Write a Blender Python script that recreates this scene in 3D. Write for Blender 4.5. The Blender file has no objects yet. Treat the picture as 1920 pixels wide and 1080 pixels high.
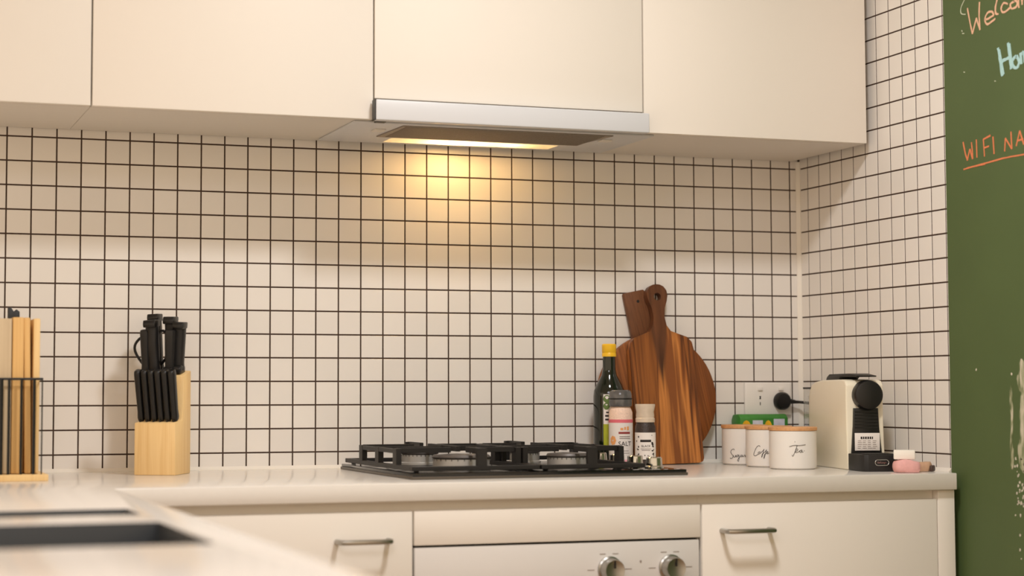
import bpy, bmesh, math, random
from mathutils import Vector, Matrix

random.seed(7)
SC = bpy.context.scene
COL = SC.collection
R = math.radians

# ------------------------------------------------------------------ camera
def make_camera():
    yaw, pitch, roll = 0.3267, 0.0633, -0.0012
    cy, sy, cp, sp = math.cos(yaw), math.sin(yaw), math.cos(pitch), math.sin(pitch)
    f = Vector((sy * cp, cy * cp, sp))
    r = Vector((cy, -sy, 0))
    u = r.cross(f)
    cr, sr = math.cos(roll), math.sin(roll)
    r2, u2 = cr * r + sr * u, -sr * r + cr * u
    cam = bpy.data.cameras.new('camera')
    ob = bpy.data.objects.new('camera', cam)
    COL.objects.link(ob)
    m = Matrix((r2, u2, -f)).transposed().to_4x4()
    m.translation = Vector((-0.3276, -3.7493, 1.0658))
    ob.matrix_world = m
    cam.sensor_width = 36
    cam.lens = 3385.1 / 1920 * 36
    cam.shift_x = (960 - 834.7) / 1920
    cam.shift_y = (517.6 - 540) / 1920
    cam.clip_start = 0.05
    cam.dof.use_dof = True
    cam.dof.focus_distance = 3.85
    cam.dof.aperture_fstop = 2.6
    SC.camera = ob
make_camera()

# ------------------------------------------------------------------ light
world = bpy.data.worlds.new('world')
SC.world = world
world.use_nodes = True
bg = world.node_tree.nodes['Background']
bg.inputs[0].default_value = (1.0, 0.785, 0.555, 1)
bg.inputs[1].default_value = 1.12

def area(name, loc, size, power, color, target=None, shape='DISK'):
    l = bpy.data.lights.new(name, 'AREA')
    l.shape = shape
    l.size = size
    l.energy = power
    l.color = color
    o = bpy.data.objects.new(name, l)
    COL.objects.link(o)
    o.location = loc
    d = (Vector(target) - Vector(loc)) if target else Vector((0, 0, -1))
    o.rotation_euler = d.to_track_quat('-Z', 'Y').to_euler()
    return o
area('downlight_lamp', (0.86, -1.45, 2.42), 0.26, 23.5, (1.0, 0.985, 0.97))
area('added_soft_fill', (-0.3, -3.1, 2.42), 1.3, 22, (1.0, 1.0, 1.06))  # added unseen soft fill, brightens the left side and the near bench

vs = SC.view_settings
vs.view_transform = 'Standard'
vs.look = 'None'
vs.gamma = 1
vs.use_curve_mapping = False
vs.exposure = 0.05

# ------------------------------------------------------------------ helpers
def lin(c):
    out = []
    for v in c[:3]:
        v /= 255.0
        out.append(v / 12.92 if v <= 0.04045 else ((v + 0.055) / 1.055) ** 2.4)
    return (*out, 1)

def mat(name, col, rough=0.5, metal=0.0, vary=0.04, scale=18, bump=0.0, bump_scale=200, spec=0.5, coat=0.0, rnd=0.0):
    m = bpy.data.materials.new(name)
    m.use_nodes = True
    nt = m.node_tree
    b = nt.nodes['Principled BSDF']
    b.inputs['Roughness'].default_value = rough
    b.inputs['Metallic'].default_value = metal
    b.inputs['Specular IOR Level'].default_value = spec
    b.inputs['Coat Weight'].default_value = coat
    tc = nt.nodes.new('ShaderNodeTexCoord')
    n = nt.nodes.new('ShaderNodeTexNoise')
    n.inputs['Scale'].default_value = scale
    nt.links.new(tc.outputs['Object'], n.inputs['Vector'])
    hsv = nt.nodes.new('ShaderNodeHueSaturation')
    hsv.inputs['Color'].default_value = lin(col)
    mr = nt.nodes.new('ShaderNodeMapRange')
    mr.inputs[3].default_value = 1 - vary
    mr.inputs[4].default_value = 1 + vary
    nt.links.new(n.outputs['Fac'], mr.inputs[0])
    val = mr.outputs[0]
    if rnd:
        oi = nt.nodes.new('ShaderNodeObjectInfo')
        mr2 = nt.nodes.new('ShaderNodeMapRange')
        mr2.inputs[3].default_value = 1 - rnd
        mr2.inputs[4].default_value = 1 + rnd
        nt.links.new(oi.outputs['Random'], mr2.inputs[0])
        mul = nt.nodes.new('ShaderNodeMath')
        mul.operation = 'MULTIPLY'
        nt.links.new(mr.outputs[0], mul.inputs[0])
        nt.links.new(mr2.outputs[0], mul.inputs[1])
        val = mul.outputs[0]
    nt.links.new(val, hsv.inputs['Value'])
    nt.links.new(hsv.outputs[0], b.inputs['Base Color'])
    if bump:
        n2 = nt.nodes.new('ShaderNodeTexNoise')
        n2.inputs['Scale'].default_value = bump_scale
        nt.links.new(tc.outputs['Object'], n2.inputs['Vector'])
        bp = nt.nodes.new('ShaderNodeBump')
        bp.inputs['Strength'].default_value = bump
        bp.inputs['Distance'].default_value = 0.001
        nt.links.new(n2.outputs['Fac'], bp.inputs['Height'])
        nt.links.new(bp.outputs[0], b.inputs['Normal'])
    return m

def wood(name, stops, stretch=(22, 22, 1.4), rough=0.45, distort=1.2, offset=(0, 0, 0), streak=0.35):
    m = bpy.data.materials.new(name)
    m.use_nodes = True
    nt = m.node_tree
    b = nt.nodes['Principled BSDF']
    b.inputs['Roughness'].default_value = rough
    b.inputs['Specular IOR Level'].default_value = 0.3
    tc = nt.nodes.new('ShaderNodeTexCoord')
    mp = nt.nodes.new('ShaderNodeMapping')
    mp.inputs['Scale'].default_value = stretch
    mp.inputs['Location'].default_value = offset
    nt.links.new(tc.outputs['Object'], mp.inputs['Vector'])
    n = nt.nodes.new('ShaderNodeTexNoise')
    n.inputs['Scale'].default_value = 1.0
    n.inputs['Detail'].default_value = 3
    n.inputs['Distortion'].default_value = distort
    nt.links.new(mp.outputs[0], n.inputs['Vector'])
    mp2 = nt.nodes.new('ShaderNodeMapping')
    mp2.inputs['Scale'].default_value = [stretch[0] * 9, stretch[1] * 9, stretch[2] * 3]
    nt.links.new(tc.outputs['Object'], mp2.inputs['Vector'])
    n2 = nt.nodes.new('ShaderNodeTexNoise')
    n2.inputs['Scale'].default_value = 1.0
    n2.inputs['Detail'].default_value = 2
    nt.links.new(mp2.outputs[0], n2.inputs['Vector'])
    mx = nt.nodes.new('ShaderNodeMix')
    mx.data_type = 'FLOAT'
    mx.inputs[0].default_value = streak
    nt.links.new(n.outputs['Fac'], mx.inputs[2])
    nt.links.new(n2.outputs['Fac'], mx.inputs[3])
    cr = nt.nodes.new('ShaderNodeValToRGB')
    el = cr.color_ramp.elements
    while len(el) < len(stops):
        el.new(0.5)
    for e, (p, c) in zip(el, stops):
        e.position = p
        e.color = lin(c)
    nt.links.new(mx.outputs[0], cr.inputs[0])
    nt.links.new(cr.outputs[0], b.inputs['Base Color'])
    return m

def glass(name, col=(1, 1, 1), rough=0.02, ior=1.45):
    m = bpy.data.materials.new(name)
    m.use_nodes = True
    b = m.node_tree.nodes['Principled BSDF']
    b.inputs['Base Color'].default_value = (*col, 1)
    b.inputs['Roughness'].default_value = rough
    b.inputs['Transmission Weight'].default_value = 1
    b.inputs['IOR'].default_value = ior
    return m

def NB():
    return bmesh.new()

def box(bm, x0, x1, y0, y1, z0, z1, M=None):
    v = [bm.verts.new(Vector(p)) for p in ((x0, y0, z0), (x1, y0, z0), (x1, y1, z0), (x0, y1, z0),
                                           (x0, y0, z1), (x1, y0, z1), (x1, y1, z1), (x0, y1, z1))]
    if M:
        for w in v:
            w.co = M @ w.co
    for q in ((3, 2, 1, 0), (4, 5, 6, 7), (0, 1, 5, 4), (1, 2, 6, 5), (2, 3, 7, 6), (3, 0, 4, 7)):
        bm.faces.new([v[i] for i in q])
    return bm

def lathe(bm, prof, seg=32, M=None, cx=0, cy=0):
    rings = []
    for r, z in prof:
        if r < 1e-6:
            rings.append([bm.verts.new((cx, cy, z))])
        else:
            rings.append([bm.verts.new((cx + r * math.cos(2 * math.pi * k / seg), cy + r * math.sin(2 * math.pi * k / seg), z)) for k in range(seg)])
    for a, b in zip(rings, rings[1:]):
        for k in range(seg):
            k2 = (k + 1) % seg
            if len(a) == 1 and len(b) == 1:
                continue
            if len(a) == 1:
                bm.faces.new((a[0], b[k2], b[k]))
            elif len(b) == 1:
                bm.faces.new((a[k], a[k2], b[0]))
            else:
                bm.faces.new((a[k], a[k2], b[k2], b[k]))
    if M:
        for rg in rings:
            for v in rg:
                v.co = M @ v.co
    return bm

def tube(bm, pts, r, seg=8, closed=False, flat=1.0):
    pts = [Vector(p) for p in pts]
    n = len(pts)
    rings = []
    up = None
    for i, p in enumerate(pts):
        a = pts[(i - 1) % n] if (closed or i > 0) else p
        c = pts[(i + 1) % n] if (closed or i < n - 1) else p
        t = (c - a).normalized()
        if up is None:
            up = Vector((0, 0, 1)) if abs(t.z) < 0.9 else Vector((1, 0, 0))
        s = t.cross(up)
        if s.length < 1e-5:
            s = t.cross(Vector((0, 1, 0)))
        s.normalize()
        up2 = s.cross(t).normalized()
        up = up2
        rr = r[i] if isinstance(r, (list, tuple)) else r
        rings.append([bm.verts.new(p + rr * (math.cos(2 * math.pi * k / seg) * s + flat * math.sin(2 * math.pi * k / seg) * up2)) for k in range(seg)])
    pairs = list(zip(rings, rings[1:])) + ([(rings[-1], rings[0])] if closed else [])
    for a, b in pairs:
        for k in range(seg):
            k2 = (k + 1) % seg
            bm.faces.new((a[k], a[k2], b[k2], b[k]))
    if not closed:
        bm.faces.new(rings[0][::-1])
        bm.faces.new(rings[-1])
    return bm

def smooth_line(pts, sub=4, closed=False):
    P = [Vector(p) for p in pts]
    n = len(P)
    if n < 3:
        return P
    out = []
    rng = range(n) if closed else range(n - 1)
    for i in rng:
        p0 = P[(i - 1) % n] if (closed or i > 0) else P[i]
        p1, p2 = P[i], P[(i + 1) % n]
        p3 = P[(i + 2) % n] if (closed or i < n - 2) else p2
        for k in range(sub):
            t = k / sub
            out.append(0.5 * ((2 * p1) + (-p0 + p2) * t + (2 * p0 - 5 * p1 + 4 * p2 - p3) * t * t + (-p0 + 3 * p1 - 3 * p2 + p3) * t ** 3))
    if not closed:
        out.append(P[-1])
    return out

def prism(bm, outline, t0, t1, to3=None):
    """outline: list of (u,v); to3(u,v,t)->xyz"""
    to3 = to3 or (lambda u, v, t: (u, t, v))
    a = [bm.verts.new(to3(u, v, t0)) for u, v in outline]
    b = [bm.verts.new(to3(u, v, t1)) for u, v in outline]
    bm.faces.new(a)
    bm.faces.new(b[::-1])
    n = len(a)
    for i in range(n):
        j = (i + 1) % n
        bm.faces.new((a[j], a[i], b[i], b[j]))
    return bm

def grid_slab(bm, xs, ys, inside, z0, z1):
    vt, vb = {}, {}
    def V(d, i, j, z):
        if (i, j) not in d:
            d[(i, j)] = bm.verts.new((xs[i], ys[j], z))
        return d[(i, j)]
    nx, ny = len(xs) - 1, len(ys) - 1
    ins = {(i, j): inside((xs[i] + xs[i + 1]) / 2, (ys[j] + ys[j + 1]) / 2) for i in range(nx) for j in range(ny)}
    for (i, j), q in ins.items():
        if not q:
            continue
        c = [(i, j), (i + 1, j), (i + 1, j + 1), (i, j + 1)]
        bm.faces.new([V(vt, *p, z1) for p in c])
        bm.faces.new([V(vb, *p, z0) for p in c][::-1])
        for (di, dj), (a, b) in (((0, -1), (0, 1)), ((1, 0), (1, 2)), ((0, 1), (2, 3)), ((-1, 0), (3, 0))):
            if not ins.get((i + di, j + dj), False):
                bm.faces.new((V(vb, *c[a], z0), V(vb, *c[b], z0), V(vt, *c[b], z1), V(vt, *c[a], z1)))
    return bm

def bevel(bm, off, seg=2, ang=30):
    bm.normal_update()
    bmesh.ops.dissolve_limit(bm, angle_limit=R(1), verts=bm.verts[:], edges=bm.edges[:])
    ed = [e for e in bm.edges if len(e.link_faces) == 2 and e.calc_face_angle(0) > R(ang)]
    if ed:
        bmesh.ops.bevel(bm, geom=ed, offset=off, segments=seg, affect='EDGES', profile=0.5, clamp_overlap=True)
    return bm

def to_mesh(name, bm, m=None, smooth=35, recalc=True):
    if recalc:
        bmesh.ops.recalc_face_normals(bm, faces=bm.faces[:])
    me = bpy.data.meshes.new(name)
    bm.to_mesh(me)
    bm.free()
    if smooth:
        me.shade_smooth()
        me.set_sharp_from_angle(angle=R(smooth))
    if m:
        me.materials.append(m)
    return me

def link(name, me, parent=None, loc=None, rot=None):
    o = bpy.data.objects.new(name, me)
    COL.objects.link(o)
    if parent:
        o.parent = parent
    if loc is not None:
        o.location = loc
    if rot is not None:
        o.rotation_euler = rot
    return o

def part(name, bm, m, parent, loc=None, rot=None, label=None, bev=0, seg=2, smooth=35):
    if bev:
        bevel(bm, bev, seg)
    o = link(name, to_mesh(name, bm, m, smooth), parent, loc, rot)
    if label:
        o['label'] = label
    return o

def tag(o, label, cat, group=None):
    o['label'] = label
    o['category'] = cat
    if group:
        o['group'] = group
    return o

def thing(name, label, cat, loc=(0, 0, 0), rz=0, group=None):
    o = link(name, None, None, loc, (0, 0, R(rz)))
    return tag(o, label, cat, group)

def struct(name, bm, m, label=None, bev=0):
    if bev:
        bevel(bm, bev)
    o = link(name, to_mesh(name, bm, m))
    o['kind'] = 'structure'
    if label:
        o['label'] = label
    return o

def copy_tree(o, parent=None):
    c = o.copy()
    COL.objects.link(c)
    if parent:
        c.parent = parent
    for ch in list(o.children):
        copy_tree(ch, c)
    return c

def text_bm(txt, size, mapf, extrude=0.0):
    """letters as flat mesh, centred on u=0, base at v=0; mapf(u,v)->xyz"""
    cu = bpy.data.curves.new('letters', 'FONT')
    cu.body = txt
    cu.size = size
    cu.align_x = 'CENTER'
    cu.resolution_u = 2
    ob = bpy.data.objects.new('letters', cu)
    COL.objects.link(ob)
    bpy.context.view_layer.update()
    dg = bpy.context.evaluated_depsgraph_get()
    me = bpy.data.meshes.new_from_object(ob.evaluated_get(dg))
    bpy.data.objects.remove(ob)
    bpy.data.curves.remove(cu)
    bm = bmesh.new()
    bm.from_mesh(me)
    bpy.data.meshes.remove(me)
    for v in bm.verts:
        v.co = Vector(mapf(v.co.x, v.co.y))
    return bm

lift = [0]
def stroke(bm, pts, w, mapf, sub=4, jitter=0.0):
    """flat pen stroke: pts (u,v); mapf(u,v,h)->xyz, h = height above the surface"""
    P = smooth_line([(p[0], p[1], 0) for p in pts], sub)
    L, Rr = [], []
    n = len(P)
    for i in range(n):
        a, b = P[max(0, i - 1)], P[min(n - 1, i + 1)]
        t = (b - a)
        if t.length < 1e-9:
            t = Vector((1, 0, 0))
        t.normalize()
        s = Vector((-t.y, t.x, 0)) * (w / 2)
        j1, j2 = 1 + random.uniform(-jitter, jitter), 1 + random.uniform(-jitter, jitter)
        L.append(P[i] + s * j1)
        Rr.append(P[i] - s * j2)
    lift[0] = (lift[0] + 1) % 8                # crossing strokes lie one over the other
    q = [[bm.verts.new(mapf(p.x, p.y, h)) for p in side] for side in (L, Rr) for h in (0, 0.0003 + lift[0] * 0.00006)]
    l0, l1, r0, r1 = q
    for i in range(n - 1):
        bm.faces.new((l1[i], l1[i + 1], r1[i + 1], r1[i]))
        bm.faces.new((l0[i + 1], l0[i], r0[i], r0[i + 1]))
        bm.faces.new((l0[i], l0[i + 1], l1[i + 1], l1[i]))
        bm.faces.new((r0[i + 1], r0[i], r1[i], r1[i + 1]))
    return bm

# ------------------------------------------------------------------ dimensions
XR = 1.825            # right wall
P = 0.05              # tile pitch
Z0 = 1.5855           # first full grout line under the cabinets
ZC = 0.9              # bench height
YF = -0.645           # bench front
YD = -0.635           # lower door faces
YU = -0.3334          # upper door faces
ZU = 1.6036           # underside of upper cabinets

# ------------------------------------------------------------------ materials
M_TILE = mat('white_glazed_tile', (231, 226, 220), rough=0.22, vary=0.015, scale=9, bump=0.05, bump_scale=40, rnd=0.03)
M_GROUT = mat('dark_grout', (66, 48, 38), rough=0.9, vary=0.15, scale=90)
M_SEAL = mat('white_sealant', (232, 226, 216), rough=0.5)
M_WALL = mat('wall_paint', (228, 222, 212), rough=0.8, bump=0.1)
M_CAB = mat('cream_cabinet_laminate', (238, 231, 221), rough=0.42, vary=0.012, scale=4)
M_CARC = mat('white_carcass_board', (225, 219, 210), rough=0.55, vary=0.015, scale=5)
M_BENCH = mat('white_stone_bench', (234, 228, 220), rough=0.2, vary=0.02, scale=60)
M_HOOD = mat('pale_grey_hood_enamel', (210, 211, 214), rough=0.35, vary=0.01)
M_FILTER = mat('aluminium_filter_mesh', (150, 140, 130), rough=0.5, metal=0.6, vary=0.25, scale=300)
M_BLACK = mat('black_plastic', (17, 16, 16), rough=0.38, vary=0.1)
M_BLKS = mat('satin_black_plastic', (24, 22, 22), rough=0.5, vary=0.1)
M_IRON = mat('black_cast_iron', (20, 16, 14), rough=0.5, vary=0.2, scale=60, bump=0.3, bump_scale=500)
M_HOB = mat('black_hob_glass', (12, 12, 12), rough=0.12, vary=0.05)
M_STEEL = mat('brushed_steel', (175, 172, 166), rough=0.28, metal=1.0, vary=0.08, scale=40)
M_CHROME = mat('chrome', (205, 203, 198), rough=0.12, metal=1.0, vary=0.03)
M_ALU = mat('dull_burner_aluminium', (186, 182, 176), rough=0.4, metal=0.45, vary=0.1)
M_PORT = mat('dark_grey_aluminium', (96, 92, 88), rough=0.6, metal=0.5)  # darker grey than the burner, for the flame ports
M_CAP = mat('grey_burner_cap', (96, 90, 86), rough=0.45, metal=0.3, vary=0.15)
M_SINK = mat('dark_grey_sink', (66, 70, 74), rough=0.4, metal=0.2, vary=0.08)
M_OVEN = mat('white_oven_enamel', (222, 218, 214), rough=0.3, vary=0.01)
M_MACH = mat('cream_plastic', (234, 226, 205), rough=0.3, vary=0.01)
M_CERAM = mat('white_ceramic', (233, 228, 222), rough=0.35, vary=0.02)
M_LIDW = wood('bamboo_lid', [(0.3, (196, 140, 92)), (0.7, (222, 170, 120))], (60, 8, 60), 0.5)
M_BAMBOO = wood('pale_pine', [(0.3, (228, 186, 124)), (0.55, (242, 208, 150)), (0.75, (234, 194, 132))], (60, 60, 2.5), 0.5, 0.6)
M_BAMB2 = wood('bamboo_boards', [(0.3, (206, 156, 92)), (0.5, (232, 188, 122)), (0.72, (214, 166, 102))], (90, 90, 2.2), 0.5, 0.5)
M_BAMB3 = wood('shaded_bamboo', [(0.3, (196, 172, 138)), (0.7, (216, 194, 160))], (90, 90, 2.2), 0.55, 0.5)  # shading of the far left board's face is put into this greyer tone
M_GREEN = mat('green_chalkboard_paint', (78, 96, 54), rough=0.62, vary=0.12, scale=5, bump=0.1)
M_CH_PEACH = mat('peach_chalk', (226, 180, 150), rough=0.95, vary=0.2, scale=250)
M_CH_BLUE = mat('light_blue_chalk', (170, 208, 208), rough=0.95, vary=0.2, scale=250)
M_CH_ORANGE = mat('orange_chalk', (216, 126, 84), rough=0.95, vary=0.2, scale=250)
M_CH_WHITE = mat('pale_chalk', (190, 196, 170), rough=0.95, vary=0.2, scale=250)
M_BARE = mat('bare_plaster_patch', (214, 206, 190), rough=0.9, vary=0.25, scale=60)
M_WHITEP = mat('white_plastic', (233, 228, 222), rough=0.35, vary=0.01)
M_LABEL = mat('white_paper_label', (236, 228, 222), rough=0.6, vary=0.02)
M_INK = mat('dark_ink', (46, 38, 36), rough=0.7)
M_GREYINK = mat('grey_ink', (150, 138, 132), rough=0.7)
M_PINKINK = mat('pink_print', (228, 110, 122), rough=0.6)
M_REDINK = mat('maroon_print', (150, 58, 56), rough=0.6)
M_ORANGEINK = mat('orange_print', (238, 168, 104), rough=0.6)
M_LIME = mat('lime_green_print', (170, 176, 40), rough=0.6, vary=0.15, scale=60)
M_LEAF = mat('olive_green_print', (98, 122, 60), rough=0.6, vary=0.2, scale=60)

ACACIA = [(0.30, (66, 36, 20)), (0.40, (116, 68, 34)), (0.455, (148, 90, 44)), (0.49, (84, 48, 26)), (0.53, (142, 84, 42)), (0.59, (196, 128, 66)), (0.66, (130, 77, 40))]
M_ACACIA = wood('acacia_heartwood', ACACIA, (14, 14, 0.7), 0.42, 1.2, (3.1, 0, 0.4), 0.22)
M_ACACIA2 = wood('acacia_red', [(0.3, (84, 46, 24)), (0.45, (140, 82, 40)), (0.55, (112, 64, 30)), (0.7, (158, 96, 48))], (24, 24, 1.5), 0.42, 1.0, (9.3, 0, 1.4), 0.3)
M_ACDARK = wood('dark_acacia_handle', [(0.3, (72, 44, 28)), (0.5, (112, 72, 46)), (0.7, (92, 56, 34))], (40, 40, 5), 0.5, 1.2)

def blend_handle(m):
    # heartwood darkens towards the handle and runs down the middle of the board as a dark streak
    nt = m.node_tree
    b = nt.nodes['Principled BSDF']
    src = b.inputs['Base Color'].links[0].from_socket
    tc = nt.nodes.new('ShaderNodeTexCoord')
    sp = nt.nodes.new('ShaderNodeSeparateXYZ')
    nt.links.new(tc.outputs['Object'], sp.inputs[0])
    def math_(op, a, c):
        n = nt.nodes.new('ShaderNodeMath')
        n.operation = op
        for i, q in enumerate((a, c)):
            if hasattr(q, 'links'):
                nt.links.new(q, n.inputs[i])
            else:
                n.inputs[i].default_value = q
        return n.outputs[0]
    nz = nt.nodes.new('ShaderNodeTexNoise')
    mp = nt.nodes.new('ShaderNodeMapping')
    mp.inputs['Scale'].default_value = (60, 60, 6)
    nt.links.new(tc.outputs['Object'], mp.inputs[0])
    nt.links.new(mp.outputs[0], nz.inputs['Vector'])
    nz.inputs['Scale'].default_value = 1
    ax = math_('ABSOLUTE', math_('ADD', sp.outputs[0], 0.004), 0)
    ctr = math_('MULTIPLY', math_('MAXIMUM', math_('SUBTRACT', 0.022, ax), 0), 6.5)
    z = math_('ADD', math_('ADD', sp.outputs[2], ctr), math_('MULTIPLY', nz.outputs['Fac'], 0.06))
    mr = nt.nodes.new('ShaderNodeMapRange')
    mr.inputs[1].default_value = 0.315
    mr.inputs[2].default_value = 0.365
    nt.links.new(z, mr.inputs[0])
    mx = nt.nodes.new('ShaderNodeMix')
    mx.data_type = 'RGBA'
    nt.links.new(mr.outputs[0], mx.inputs[0])
    nt.links.new(src, mx.inputs[6])
    cr = nt.nodes.new('ShaderNodeValToRGB')
    cr.color_ramp.elements[0].position = 0.3
    cr.color_ramp.elements[0].color = lin((72, 44, 28))
    cr.color_ramp.elements[1].position = 0.7
    cr.color_ramp.elements[1].color = lin((112, 70, 44))
    nt.links.new(nz.outputs['Fac'], cr.inputs[0])
    nt.links.new(cr.outputs[0], mx.inputs[7])
    nt.links.new(mx.outputs[2], b.inputs['Base Color'])
blend_handle(M_ACACIA)

# ------------------------------------------------------------------ setting: floor, ceiling, walls
bm = box(NB(), -2.6, XR + 0.12, -4.6, 0.12, -0.1, 0.0)
struct('floor', bm, wood('timber_floor', [(0.3, (150, 112, 78)), (0.7, (178, 138, 98))], (3, 40, 40), 0.45))
bm = box(NB(), -2.6, XR + 0.12, -4.6, 0.12, 2.45, 2.55)
struct('ceiling', bm, M_WALL)

wall_back = struct('wall_back', box(NB(), -2.6, XR + 0.12, 0.0012, 0.12, 0, 2.45), M_WALL)
wall_right = struct('wall_right', box(NB(), XR + 0.0012, XR + 0.12, -4.6, 0.0012, 0, 2.45), M_WALL)
YT = -0.598           # where the tiles on the right wall stop
# grout beds
part('grout', box(NB(), -0.9, XR, -0.0001, 0.0013, ZC - 0.03, ZU + 0.01), M_GROUT, wall_back)
part('grout', box(NB(), XR - 0.0001, XR + 0.0013, YT + 0.001, 0, ZC - 0.03, 2.40), M_GROUT, wall_right)

GAP = 0.0031
tile_cache = {}
def tile_bm(bm, u0, u1, v0, v1, f):
    """bevelled tile from u0..u1, v0..v1; f(u,v,h)->xyz, h>0 towards the wall"""
    e = 0.0005
    a = [bm.verts.new(f(u, v, 0)) for u, v in ((u0 + e, v0 + e), (u1 - e, v0 + e), (u1 - e, v1 - e), (u0 + e, v1 - e))]
    b = [bm.verts.new(f(u, v, 0.0004)) for u, v in ((u0, v0), (u1, v0), (u1, v1), (u0, v1))]
    c = [bm.verts.new(f(u, v, 0.0014)) for u, v in ((u0, v0), (u1, v0), (u1, v1), (u0, v1))]
    bm.faces.new(a)
    for p, q in ((a, b), (b, c)):
        for i in range(4):
            j = (i + 1) % 4
            bm.faces.new((p[i], q[i], q[j], p[j]))
def f_back(u, v, h):
    return (u, -0.0010 + h, v)
def f_right(u, v, h):
    return (XR - 0.0010 + h, -u, v)
def tile(wall, key, u0, u1, v0, v1, f):
    w, h = round(u1 - u0, 4), round(v1 - v0, 4)
    k = (key, w, h)
    if k not in tile_cache:
        bm = NB()
        o0 = Vector(f(0, 0, 0))
        tile_bm(bm, -w / 2, w / 2, -h / 2, h / 2, lambda u, v, t: Vector(f(u, v, t)) - o0)
        tile_cache[k] = to_mesh('tile', bm, M_TILE, 0)
    return link('tile', tile_cache[k], wall, f((u0 + u1) / 2, (v0 + v1) / 2, 0))
def rowz(j):
    return Z0 - P * j
# back wall: columns c between c*P and (c+1)*P, corner column is cut
cells = []
for c in range(-17, 37):
    u0, u1 = c * P + GAP / 2, (c + 1) * P - GAP / 2
    if c == 36:
        u1 = XR - 0.003
    for r in range(-1, 14):
        v1, v0 = rowz(r) - GAP / 2, rowz(r + 1) + GAP / 2
        if r == -1:
            v1 = ZU + 0.004
        if r == 13:
            v0 = ZC - 0.004
        cells.append((c, r, u0, u1, v0, v1))
single, mass = [], NB()
def shown(c, r):
    return 0 <= c <= 22 and r >= 0
for c, r, u0, u1, v0, v1 in cells:
    if shown(c, r) and len(single) < 300:
        single.append((c, r))
        tile(wall_back, 'b', u0, u1, v0, v1, f_back)
    else:
        tile_bm(mass, u0, u1, v0, v1, f_back)
o = link('tile_field', to_mesh('tile_field', mass, M_TILE, 0), wall_back)
o['kind'] = 'stuff'
# right wall
ntile = 0
K0 = 0.0421
for k in range(-1, 12):
    u0, u1 = K0 + P * k + GAP / 2, K0 + P * (k + 1) - GAP / 2
    if k == -1:
        u0 = 0.006
    if k == 11:
        u1 = -YT
        if u1 - u0 < 0.004:
            continue
    for r in range(-7, 14):
        v1, v0 = rowz(r) - GAP / 2, rowz(r + 1) + GAP / 2
        if r == 13:
            v0 = ZC - 0.004
        if r < -1 and k < 5:
            continue                         # behind the upper cabinets
        tile(wall_right, 'r', u0, u1, v0, v1, f_right)
mass = NB()
for k in range(-1, 11):
    u0, u1 = max(0.006, K0 + P * k + GAP / 2), K0 + P * (k + 1) - GAP / 2
    for r in range(-16, -1):
        if r >= -7 and k >= 5:
            continue
        tile_bm(mass, u0, u1, rowz(r + 1) + GAP / 2, rowz(r) - GAP / 2, f_right)
o = link('tile_field', to_mesh('tile_field', mass, M_TILE, 0), wall_right)
o['kind'] = 'stuff'
# sealant beads
bm = NB()
prism(bm, [(XR, 0.002), (XR - 0.009, 0.002), (XR - 0.009, -0.0026), (XR - 0.0026, -0.009), (XR, -0.009)], ZC + 0.001, ZU - 0.001, lambda u, v, t: (u, v, t))
struct('trim_1', bm, M_SEAL, 'white sealant bead in the tiled corner')
bm = NB()
prism(bm, [(0.002, ZC - 0.002), (0.002, ZC + 0.0075), (-0.003, ZC + 0.0075), (-0.008, ZC + 0.001), (-0.008, ZC - 0.002)], -0.9, XR - 0.009, lambda u, v, t: (t, u, v))
struct('trim_2', bm, M_SEAL, 'white sealant bead where the bench meets the back tiles')
bm = NB()
prism(bm, [(XR + 0.002, ZC - 0.002), (XR + 0.002, ZC + 0.0075), (XR - 0.003, ZC + 0.0075), (XR - 0.008, ZC + 0.001), (XR - 0.008, ZC - 0.002)], YT, -0.009, lambda u, v, t: (u, t, v))
struct('trim_3', bm, M_SEAL, 'white sealant bead where the bench meets the right wall')

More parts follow.
